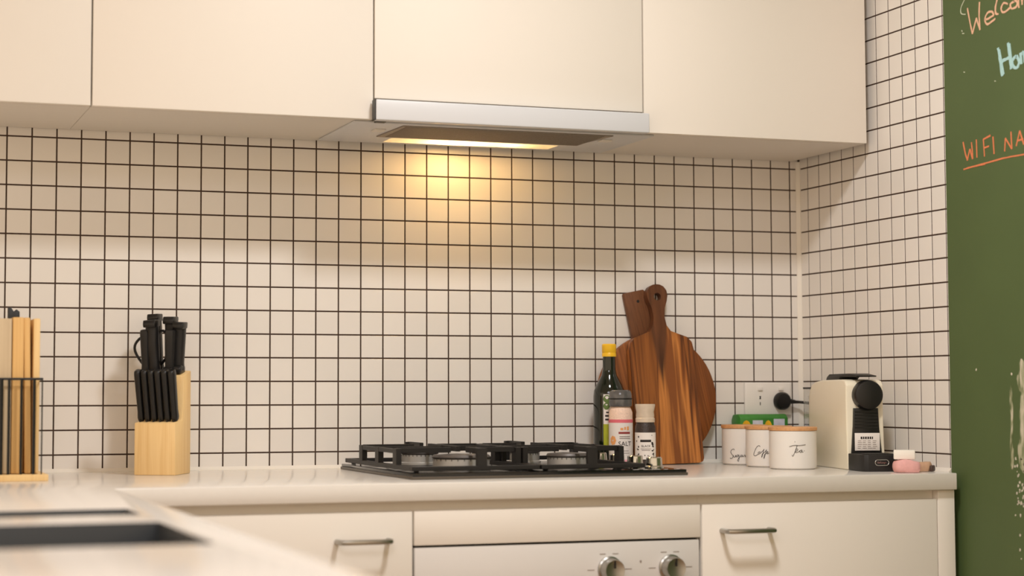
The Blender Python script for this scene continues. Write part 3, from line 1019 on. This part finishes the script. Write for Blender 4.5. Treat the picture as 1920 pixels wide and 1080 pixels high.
big_knife(.004, .038, .205, .022, .024, .107, 5, 1, 'black knife handle with wide pommel at the back right of the block', True)
big_knife(.0235, .028, .203, .021, .024, .098, 5, 3, 'black knife handle with a bolster, furthest right on the block', True, True)
sc = thing('scissors', 'black looped kitchen scissors standing in the knife block', 'scissors')
sc.location = on_block(-.033, .0292, .205)
sc.rotation_euler = (0, 0, R(-20))
for s, h0 in ((-1, .0), (1, .012)):
    bm = NB()
    loop = smooth_line([(s * .004, 0, .002), (s * .018, 0, .014), (s * .034, 0, .038), (s * .034, 0, .056 + h0), (s * .018, 0, .070 + h0), (s * .005, 0, .052), (s * .003, 0, .022)], 4, True)
    tube(bm, loop, .0028, 8, True)
    part('loop_handle', bm, M_BLACK, sc)
part('blade', box(NB(), -.004, .004, -.001, .001, 0, .012), M_STEEL, sc)

# ------------------------------------------------------------------ cylinder label helper
def wrap(r, z0=0.0, a0=-90.0):
    def f(u, v, h=0.0):
        a = R(a0) + u / r
        return ((r + h + .0003) * math.cos(a), (r + h + .0003) * math.sin(a), z0 + v)
    return f
def label_patch(r, u0, u1, z0, z1, n=14, h=0.0002):
    bm = NB()
    f = wrap(r)
    prev = None
    for k in range(n + 1):
        u = u0 + (u1 - u0) * k / n
        col = [bm.verts.new(f(u, z, h)) for z in (z0, z1)]
        if prev:
            bm.faces.new((prev[0], col[0], col[1], prev[1]))
        prev = col
    return bm
def bars(bm, r, rows, h=0.0005):
    """rows: (u0,u1,z0,z1) little printed blocks on a cylinder"""
    f = wrap(r)
    for u0, u1, z0, z1 in rows:
        n = 4
        prev = None
        for k in range(n + 1):
            u = u0 + (u1 - u0) * k / n
            col = [bm.verts.new(f(u, z, h)) for z in (z0, z1)]
            if prev:
                bm.faces.new((prev[0], col[0], col[1], prev[1]))
            prev = col
    return bm

# ------------------------------------------------------------------ oil bottle
M_DKGLASS = mat('dark_green_bottle_glass', (14, 22, 12), rough=0.08, vary=0.1, coat=0.3)
bt = thing('oil_bottle', 'dark green oil bottle with a yellow cap behind the salt jar', 'bottle', (1.2965, -0.084, ZC), -26)
bm = NB()
lathe(bm, [(0, .0005), (.032, .0005), (.0355, .004), (.0355, .152), (.034, .165), (.027, .181), (.0170, .199), (.0145, .212), (.0138, .242), (0, .242)], 36)
part('glass_body', bm, M_DKGLASS, bt)
bm = NB()
lathe(bm, [(.0136, .240), (.0158, .240), (.0158, .247), (.0150, .2485), (.0158, .250), (.0158, .2655), (.0140, .268), (0, .268)], 28)
part('cap', bm, mat('yellow_cap', (236, 186, 34), .35), bt, label='yellow screw cap')
lb_ = part('paper_label', label_patch(.0355, -.012, .034, .040, .157), M_LABEL, bt, label='white label with green olives')
part('label_band', label_patch(.0355, -.012, .034, .042, .092, 14, .0004), M_LIME, lb_)
bm = NB()
f = wrap(.0355)
for (u, v, rr) in ((-.004, .147, .008), (.006, .139, .009), (-.005, .131, .007), (.014, .150, .008)):
    vs_ = [bm.verts.new(f(u + rr * math.cos(k * .5236), v + rr * 1.1 * math.sin(k * .5236), .0006)) for k in range(12)]
    bm.faces.new(vs_)
o = part('olive_print', bm, M_LEAF, lb_)
o['kind'] = 'stuff'
o = part('label_print', bars(NB(), .0355, [(-.008, .004, .108, .112), (-.008, .010, .100, .104), (-.006, .006, .116, .119)]), M_INK, lb_)
o['kind'] = 'stuff'

# ------------------------------------------------------------------ salt grinder
M_CLEAR = glass('clear_plastic', (.96, .95, .93), .05, 1.3)
M_SMOKE = mat('smoked_grey_plastic', (88, 86, 86), rough=0.12, vary=0.15, scale=120, coat=0.4)
M_SALT = mat('pink_salt_crystals', (238, 206, 186), rough=0.6, vary=0.25, scale=350, bump=0.6, bump_scale=400)
st = thing('salt_grinder', 'pink salt grinder with a smoky grey cap in front of the oil bottle', 'grinder', (1.2915, -0.155, ZC), -26)
r = .0255
bm = NB()
lathe(bm, [(0, .0005), (r - .002, .0005), (r, .003), (r, .118), (r - .003, .126), (.020, .131), (0, .131)], 36)
part('jar', bm, M_SALT, st, label='clear jar full of pink salt crystals')
bm = NB()
lathe(bm, [(.0205, .130), (.0245, .131), (.0255, .136), (.0245, .158), (.0225, .164), (.019, .1665), (0, .1665)], 32)
cp = part('cap', bm, M_SMOKE, st, label='smoky translucent grey cap')
bm = NB()
lathe(bm, [(.0250, .146), (.0258, .1465), (.0258, .1485), (.0250, .149)], 32)
part('cap_ridge', bm, M_BLKS, cp)
lb_ = part('paper_label', label_patch(r, -.042, .042, .012, .098, 24), M_LABEL, st, label='white label printed with the word SALT')
part('label_band', label_patch(r, -.042, .042, .096, .103, 24, .0004), M_PINKINK, lb_)
part('label_foot', label_patch(r, -.042, .042, .012, .017, 24, .0004), mat('pale_pink_print', (240, 170, 182), .6), lb_)
f = wrap(r)
part('lettering', text_bm('SALT', .0135, lambda u, v: f(u + .010, v + .0465, .0007)), M_INK, lb_, smooth=0, label='dark word SALT')
part('label_print', bars(NB(), r, [(-.004, .022, .072, .0765)], .0006), M_REDINK, lb_)
o = part('small_print', bars(NB(), r, [(-.002, .022, .0655, .0672), (-.002, .022, .0615, .0632), (-.003, .018, .035, .0362), (-.006, .020, .030, .0312)], .0006), M_GREYINK, lb_)
o['kind'] = 'stuff'
bm = NB()
for k in range(7):
    a = k * .9
    cu_, cv_ = -.017 + .0045 * math.cos(a), .058 + .006 * math.sin(a)
    vs_ = [bm.verts.new(f(cu_ + .0035 * math.cos(q * 1.05), cv_ + .0045 * math.sin(q * 1.05), .0005 + k * .00003)) for q in range(6)]
    bm.faces.new(vs_)
o = part('flower_print', bm, M_ORANGEINK, lb_, smooth=0)
o['kind'] = 'stuff'
o = part('header_print', bars(NB(), r, [(.000, .006, .080, .085), (.008, .012, .081, .087), (.014, .019, .080, .088)], .0006), M_ORANGEINK, lb_)
o['kind'] = 'stuff'

# ------------------------------------------------------------------ pepper grinder
M_PEP = mat('black_peppercorns', (52, 40, 36), rough=0.5, vary=0.5, scale=380, bump=0.9, bump_scale=300)
M_FROST = mat('frosted_clear_plastic', (206, 188, 168), rough=0.18, vary=0.10, scale=90, coat=0.3)
pp = thing('pepper_grinder', 'black pepper grinder with a clear frosted top, right of the salt grinder', 'grinder', (1.310, -0.240, ZC), -27)
r = .0215
bm = NB()
lathe(bm, [(0, .0005), (r - .002, .0005), (r, .003), (r, .088), (r - .002, .094), (r - .003, .098), (0, .098)], 36)
part('jar', bm, M_PEP, pp, label='clear jar full of black peppercorns')
bm = NB()
lathe(bm, [(r - .003, .0975), (r - .001, .098), (r - .001, .106), (r - .0025, .108), (r - .002, .112), (r - .003, .120), (r, .134), (r - .0005, .1365), (r - .003, .1365), (r - .0045, .128), (0, .127)], 36)
tp_ = part('grinder_top', bm, M_FROST, pp, label='clear frosted grinder head')
lb_ = part('paper_label', label_patch(r, -.036, .036, .020, .0765, 24), M_LABEL, pp, label='white label with black leafy print')
f = wrap(r)
part('lettering', text_bm('BLACK', .0062, lambda u, v: f(u + .002, v + .046, .0007)), M_INK, lb_, smooth=0)
part('label_print', bars(NB(), r, [(-.010, .013, .0565, .0615)], .0006), M_INK, lb_)
o = part('small_print', bars(NB(), r, [(-.009, .013, .0415, .0427), (-.007, .011, .0385, .0397)], .0006), M_GREYINK, lb_)
o['kind'] = 'stuff'
bm = NB()
for k in range(34):
    side = random.choice((-1, 1, 0))
    u = -.016 + random.uniform(-.004, .003) if side < 0 else (.017 + random.uniform(-.003, .004) if side > 0 else random.uniform(-.016, .012))
    v_ = random.uniform(.024, .072) if side else random.uniform(.0225, .029)
    rr = random.uniform(.0008, .0019)
    vs_ = [bm.verts.new(f(u + rr * math.cos(q * 1.05 + k), v_ + rr * 1.3 * math.sin(q * 1.05 + k), .0006)) for q in range(6)]
    bm.faces.new(vs_)
o = part('leaf_print', bm, M_INK, lb_, smooth=0)
o['kind'] = 'stuff'

# ------------------------------------------------------------------ chopping boards on the wall
def board_thing(name, label, cat, base, lean, roll):
    t = thing(name, label, cat, base, 0)
    t.rotation_euler = (Matrix.Rotation(R(-lean), 4, 'X') @ Matrix.Rotation(R(roll), 4, 'Y')).to_euler()
    return t
# round board with rectangular handle (behind)
rb = board_thing('round_board', 'round acacia chopping board with a short rectangular handle, leaning behind the paddle board', 'chopping board', (1.4680, -0.036, ZC + .004), 4.0, -11.5)
bm = NB()
rad = .1465
cz = rad
outl = [(rad * math.sin(2 * math.pi * k / 72), cz - rad * math.cos(2 * math.pi * k / 72)) for k in range(72)]
prism(bm, outl, -.0075, .0075)
part('body', bm, M_ACACIA2, rb, bev=.0025)
bm = NB()
prism(bm, [(-.0275, 2 * rad - .012), (.0275, 2 * rad - .012), (.026, .391), (.0235, .394), (-.0235, .394), (-.026, .391)], -.0072, .0072)
hd = part('handle', bm, M_ACDARK, rb, bev=.002)
bm = NB()
lathe(bm, [(0, -.0004), (.0035, -.0004), (.0035, .0001), (0, .0001)], 14, Matrix.Rotation(R(90), 4, 'X'))
part('hanging_hole', bm, M_BLKS, hd, (.004, -.0072, .370))
# paddle board (in front): two halves round the hole
pb = board_thing('paddle_board', 'acacia paddle chopping board with a holed handle, standing in front of the round board', 'chopping board', (1.4480, -0.073, ZC + .001), 7.0, -1.5)
half = [(0, 0), (.070, 0), (.078, .003), (.081, .010), (.0795, .262), (.076, .280), (.066, .292), (.044, .300), (.026, .307), (.0170, .320), (.0135, .340), (.0165, .362), (.0225, .378), (.0255, .392), (.0235, .403), (.017, .412), (.008, .4165), (0, .4175)]
half = [(u, v * .975) for u, v in half]
hz, hr = .388 * .975, .0088
hole = [(hr * math.sin(math.pi * k / 10), hz + hr * math.cos(math.pi * k / 10)) for k in range(11)]
def halves(lo, hi, with_hole):
    bm = NB()
    rows = [q for q in half if lo <= q[1] <= hi]
    for s in (1, -1):
        pl = [(s * u, v) for u, v in rows]
        if rows[0][0] > 0:
            pl = [(0, rows[0][1])] + pl
        if rows[-1][0] > 0:
            pl = pl + [(0, rows[-1][1])]
        if with_hole:
            pl = pl + [(s * u, v) for u, v in hole]
        prism(bm, pl, -.009, .009)
    bmesh.ops.remove_doubles(bm, verts=bm.verts[:], dist=1e-5)
    dead = [fc for fc in bm.faces if all(abs(v.co.x) < 1e-5 for v in fc.verts)]
    bmesh.ops.delete(bm, geom=dead, context='FACES')
    return bm
HS = .307 * .975
part('board', halves(-1, HS + 1e-6, False), M_ACACIA, pb, smooth=40)
part('handle', halves(HS - 1e-6, 1, True), M_ACACIA, pb, smooth=40, label='darker wooden handle with a round hanging hole')

# ------------------------------------------------------------------ canisters
def canister(name, x, y, label, word, strokes, w=.0008):
    t = thing('canister', label, 'canister', (x, y, ZC), -28, 'white canisters with wooden lids')
    r = .0495
    bm = NB()
    lathe(bm, [(0, .0005), (r - .004, .0005), (r - .001, .003), (r, .008), (r, .0800), (r - .003, .0802), (r - .003, .006), (0, .006)], 48)
    b = part('body', bm, M_CERAM, t)
    bm = NB()
    lathe(bm, [(0, .0795), (r - .0035, .0795), (r - .0035, .0806), (r + .0012, .0808), (r + .0018, .083), (r + .0018, .0870), (r + .0005, .0885), (0, .0888)], 48)
    part('lid', bm, M_LIDW, t, label='pale wooden lid')
    bm = NB()
    f = wrap(r)
    for s_ in strokes:
        stroke(bm, s_, w, lambda u, v, h: f(u, v, h + .0002), 5, .25)
    part('lettering', bm, M_INK, b, label='thin black handwritten word ' + word, smooth=0)
    return t
k_ = .000205
def zpts(cx, by, pts):
    return [((x - cx) * k_, (by - y) * k_) for x, y in pts]
TEA = [zpts(875, 1022, s) for s in ([(835, 788), (880, 775), (940, 776), (1000, 768)], [(912, 775), (900, 810), (885, 850), (868, 884), (860, 872)],
       [(890, 838), (915, 826), (918, 812), (905, 812), (892, 836), (900, 848), (925, 840), (938, 828)], [(962, 822), (944, 826), (938, 842), (950, 846), (962, 824), (960, 842), (975, 842)], [(984, 828), (988, 834)], [(888, 736), (892, 742)])]
COF = [zpts(653, 985, s) for s in ([(560, 770), (545, 758), (520, 775), (496, 815), (482, 850), (492, 866), (515, 862), (540, 845)], [(548, 822), (536, 832), (542, 846), (556, 840), (552, 824), (562, 822)],
       [(560, 840), (590, 810), (600, 795), (592, 830), (580, 872), (575, 880), (580, 850), (596, 836)], [(596, 836), (618, 815), (626, 800), (616, 840), (602, 885), (598, 890), (604, 855), (622, 838)],
       [(624, 838), (640, 828), (638, 818), (628, 828), (632, 842), (650, 838)], [(650, 838), (668, 828), (664, 818), (654, 828), (658, 842), (685, 834)])]
SUG = [zpts(430, 905, s) for s in ([(322, 742), (312, 732), (288, 742), (276, 765), (286, 785), (302, 802), (300, 824), (284, 836), (266, 830)], [(312, 800), (312, 818), (326, 818), (338, 798), (338, 816), (350, 814)],
       [(368, 795), (352, 798), (350, 812), (362, 814), (372, 796), (374, 830), (366, 862), (356, 852), (372, 826), (386, 812)], [(404, 795), (390, 800), (390, 814), (402, 812), (408, 796), (408, 812), (424, 808)], [(424, 810), (430, 796), (440, 800), (438, 814), (456, 806)])]
canister('sugar', 1.6115, -.115, 'white canister reading Sugar, furthest back of the three, nearest the boards', 'Sugar', SUG)
canister('coffee', 1.6065, -.236, 'white canister reading Coffee, in the middle of the three', 'Coffee', COF)
canister('tea', 1.597, -.357, 'white canister reading Tea, in front of the other two', 'Tea', TEA)

# ------------------------------------------------------------------ tea packet behind the canisters
tb = thing('tea_packet', 'green and yellow packet behind the canisters below the power point', 'packet', (1.694, -0.036, ZC), 0)
bm = NB()
prism(bm, [(-.022, 0), (.022, 0), (.022, .098), (.014, .110), (-.012, .111), (-.022, .103)], -.062, .062, lambda u, v, t: (t, u, v))
part('carton', bm, mat('green_carton_print', (58, 128, 48), .5, vary=.3, scale=30), tb, bev=.003)
bm = NB()
M_YEL = mat('yellow_carton_print', (232, 178, 36), .5, vary=.2, scale=60)
def blob(cx, cz, rx, rz):
    bm = NB()
    prism(bm, [(cx + rx * math.cos(k * .524), cz + rz * math.sin(k * .524)) for k in range(12)], -.0228, -.0219)
    return bm
part('yellow_print', blob(-.046, .078, .012, .019), M_YEL, tb)
part('yellow_print', blob(.010, .078, .010, .019), M_YEL, tb)
part('white_print', box(NB(), -.030, -.004, -.0228, -.0219, .03, .097), mat('pale_blue_print', (206, 208, 220), .5, vary=.2, scale=90), tb)
part('white_print', box(NB(), .024, .052, -.0228, -.0219, .03, .100), mat('pale_lilac_print', (198, 200, 214), .5, vary=.25, scale=90), tb)

# ------------------------------------------------------------------ power point and plug
gp = thing('power_point', 'white double power point on the back tiles above the canisters', 'power outlet', (1.7313, -0.0022, 1.0455))
part('plate', box(NB(), -.0598, .0598, -.0085, .0, -.038, .038), M_WHITEP, gp, bev=.003, seg=3)
for sx in (-.0225, .0315):
    bm = box(NB(), -.006, .006, -.0125, -.0083, -.0045, .0045)
    part('switch', bm, M_WHITEP, gp, (sx + .0005, 0, .0235), bev=.001)
for ox_ in (-.0215, .0315):
    for dx, dz, a in ((-.0062, .006, 22), (.0062, .006, -22), (0, -.008, 0)):
        bm = box(NB(), -.0009, .0009, -.0092, -.0084, -.0036, .0036, Matrix.Rotation(R(a), 4, 'Y'))
        part('pin_hole', bm, M_BLKS, gp, (ox_, 0, dz - .003))
pl = thing('power_plug', 'round black plug pushed into the right socket with its lead running right', 'plug', (1.7628, -0.0110, 1.0405))
bm = NB()
lathe(bm, [(0, .0002), (.0185, .0002), (.0205, .003), (.0205, .013), (.017, .018), (0, .0195)], 32, RX)
part('plug_body', bm, M_BLACK, pl)
bm = NB()
tube(bm, [(.012, -.010, 0), (.022, -.010, -.001), (.033, -.010, -.002)], [.0075, .006, .0042], 12)
part('strain_relief', bm, M_BLACK, pl)
bm = NB()
tube(bm, smooth_line([(.032, -.010, -.002), (.040, -.013, -.0025), (.0425, -.045, -.004), (.040, -.085, -.008), (.0395, -.105, -.03), (.040, -.112, -.09), (.040, -.116, -.137)], 6), .0034, 8)
part('lead', bm, M_BLACK, pl)

# ------------------------------------------------------------------ capsule coffee machine
cm = thing('coffee_machine', 'cream capsule coffee machine with a round black head in the corner', 'coffee machine', (1.733, -0.360, ZC), -11.5)
w = .0405
# side profile (y, z): back -> front
prof = [(-.100, .0), (.146, .0), (.150, .006), (.147, .146), (.140, .165), (.126, .177), (.104, .1835), (.060, .187), (-.066, .188), (-.086, .185), (-.094, .176), (-.092, .145), (-.094, .08)]
bm = NB()
prism(bm, prof, -w, w, lambda u, v, t: (t, u, v))
part('body', bm, M_MACH, cm, bev=.006, seg=3)
# head
bm = NB()
lathe(bm, [(0, -.01), (.030, -.01), (.0308, -.006), (.0308, .012), (.0290, .017), (.0245, .0185), (0, .0185)], 40, RX)
part('head', bm, M_BLACK, cm, (.003, -.097, .1555), label='round black brewing head')
# column
bm = NB()
prism(bm, [(-.026, .128), (.026, .128), (.0275, .090), (.033, .03), (.036, .002), (-.036, .002), (-.033, .03), (-.0275, .090)], -.1015, -.093)
col = part('column', bm, M_BLACK, cm, bev=.001, label='ribbed black front column')
bm = NB()
for k in range(6):
    z = .086 + k * .0066
    box(bm, -.025, .025, -.1030, -.1012, z, z + .0032)
o = part('rib', bm, M_BLACK, col)
o['kind'] = 'stuff'
st_ = part('sticker', box(NB(), -.0265, .0275, -.1042, -.1030, .040, .0765), M_LABEL, cm, bev=.0006, label='white paper instruction sticker')
bm = NB()
for (a, b, z0, z1) in ((-.014, -.0105, .0640, .0690), (-.009, -.006, .0640, .0690), (-.0045, -.001, .0640, .0690), (.0005, .004, .0640, .0690), (.0055, .0085, .0640, .0690), (.010, .0125, .0640, .0690)):
    box(bm, a, b, -.1046, -.1041, z0, z1)
o = part('heading_print', bm, M_INK, st_)
o['kind'] = 'stuff'
bm = NB()
for i, z in enumerate((.0598, .0562, .0522, .0482, .0446)):
    for j in range(4):
        a = -.021 + j * .0108 + random.uniform(0, .001)
        box(bm, a, a + random.uniform(.006, .0095), -.1046, -.1041, z, z + .0011)
o = part('fine_print', bm, M_GREYINK, st_)
o['kind'] = 'stuff'
# drip tray
bm = NB()
prism(bm, [(-.040, -.100), (.040, -.100), (.040, -.168), (.036, -.180), (.028, -.185), (-.028, -.185), (-.036, -.180), (-.040, -.168)], .0005, .0345, lambda u, v, t: (u, v, t))
dt = part('drip_tray', bm, M_BLKS, cm, bev=.0015, label='black drip tray with a small badge')
bm = NB()
for k in range(9):
    box(bm, -.030, .030, -.172 + k * .0072, -.1685 + k * .0072, .0345, .0358)
o = part('grille_bar', bm, M_BLACK, dt)
o['kind'] = 'stuff'
bm = NB()
rad_ = .0058
ring = []
for k in range(24):
    a = 2 * math.pi * k / 24
    ring.append((.0005 + (.0085 if math.cos(a) > 0 else -.0085) + rad_ * math.cos(a), -.1856, .0185 + rad_ * math.sin(a)))
tube(bm, ring, .0007, 6, True)
part('badge', bm, M_CHROME, dt, label='oval silver badge outline')
part('badge_lettering', text_bm("De'Longhi", .0048, lambda u, v: (u + .0005, -.1856, v + .0168)), M_CHROME, dt, smooth=0)
# lever
bm = NB()
prism(bm, [(.088, .1812), (.012, .1850), (-.006, .1935), (-.104, .1930), (-.108, .1955), (-.060, .2005), (-.030, .2005), (.062, .2000), (.078, .194)], -.022, .022, lambda u, v, t: (t, u, v))
part('lever', bm, M_BLKS, cm, bev=.0012, label='black lifting lever on top')
# water tank
bm = NB()
X0, X1, Y0, Y1 = -.034, .034, .1505, .200
t_ = .0022
box(bm, X0, X1, Y0, Y0 + t_, .075, .168)
box(bm, X0, X1, Y1 - t_, Y1, .075, .168)
box(bm, X0, X0 + t_, Y0 + t_, Y1 - t_, .075, .168)
box(bm, X1 - t_, X1, Y0 + t_, Y1 - t_, .075, .168)
box(bm, X0 + t_, X1 - t_, Y0 + t_, Y1 - t_, .075, .077)
tk = part('water_tank', bm, glass('tank_plastic', (.93, .93, .92), .02, 1.25), cm, label='clear plastic water tank')
part('tank_lid', box(NB(), X0 - .001, X1 + .001, Y0 - .0005, Y1 + .001, .168, .172), M_BLKS, tk)
part('tank_base', box(NB(), X0, X1, .1505, Y1, .0005, .0748), M_MACH, cm, bev=.002)

# ------------------------------------------------------------------ sponges by the bench end
def lump(w_, d_, h_, amp, seed):
    rng = random.Random(seed)
    bm = NB()
    box(bm, -w_ / 2, w_ / 2, -d_ / 2, d_ / 2, 0, h_)
    bmesh.ops.subdivide_edges(bm, edges=bm.edges[:], cuts=4, use_grid_fill=True)
    for v in bm.verts:
        n = Vector((v.co.x / (w_ / 2), v.co.y / (d_ / 2), (v.co.z - h_ / 2) / (h_ / 2)))
        q = max(0, n.length - 1.05)
        v.co -= Vector((n.x * w_, n.y * d_, n.z * h_ * (0.8 if n.z > 0 else .25))) * q * .16
        v.co.z += amp * math.sin(v.co.x * 110 + seed) * (v.co.z / h_)
        v.co.x += rng.uniform(-1, 1) * amp * .25
        v.co.y += rng.uniform(-1, 1) * amp * .25
    return bm
M_PINK = mat('pink_sponge', (228, 172, 168), rough=0.9, vary=0.12, scale=120, bump=0.5, bump_scale=300)
o = part('sponge', lump(.052, .050, .0245, .0022, 2), M_PINK, None, (1.7225, -.590, ZC + .0004), (0, 0, R(-20)), smooth=60)
tag(o, 'soft pink sponge near the right end of the bench, under the white block', 'sponge')
o = part('cleaning_block', box(NB(), -.021, .021, -.016, .016, 0, .0185), mat('white_foam', (240, 234, 224), .9, bump=.3), None, (1.722, -.584, ZC + .0265), (0, 0, R(-33)), bev=.002)
tag(o, 'small white foam block resting on the pink sponge', 'sponge')
t = thing('dish_brush', 'tan flat brush with a dark tip lying behind the pink sponge', 'brush', (1.771, -.560, ZC + .0004), -48)
part('pad', lump(.052, .030, .020, .0012, 5), mat('tan_bristle', (196, 158, 128), .9, vary=.15, scale=150, bump=.5), t, smooth=60)
part('tip', box(NB(), .024, .031, -.012, .012, .0002, .013), mat('dark_brown_rubber', (74, 52, 42), .6), t, bev=.003)
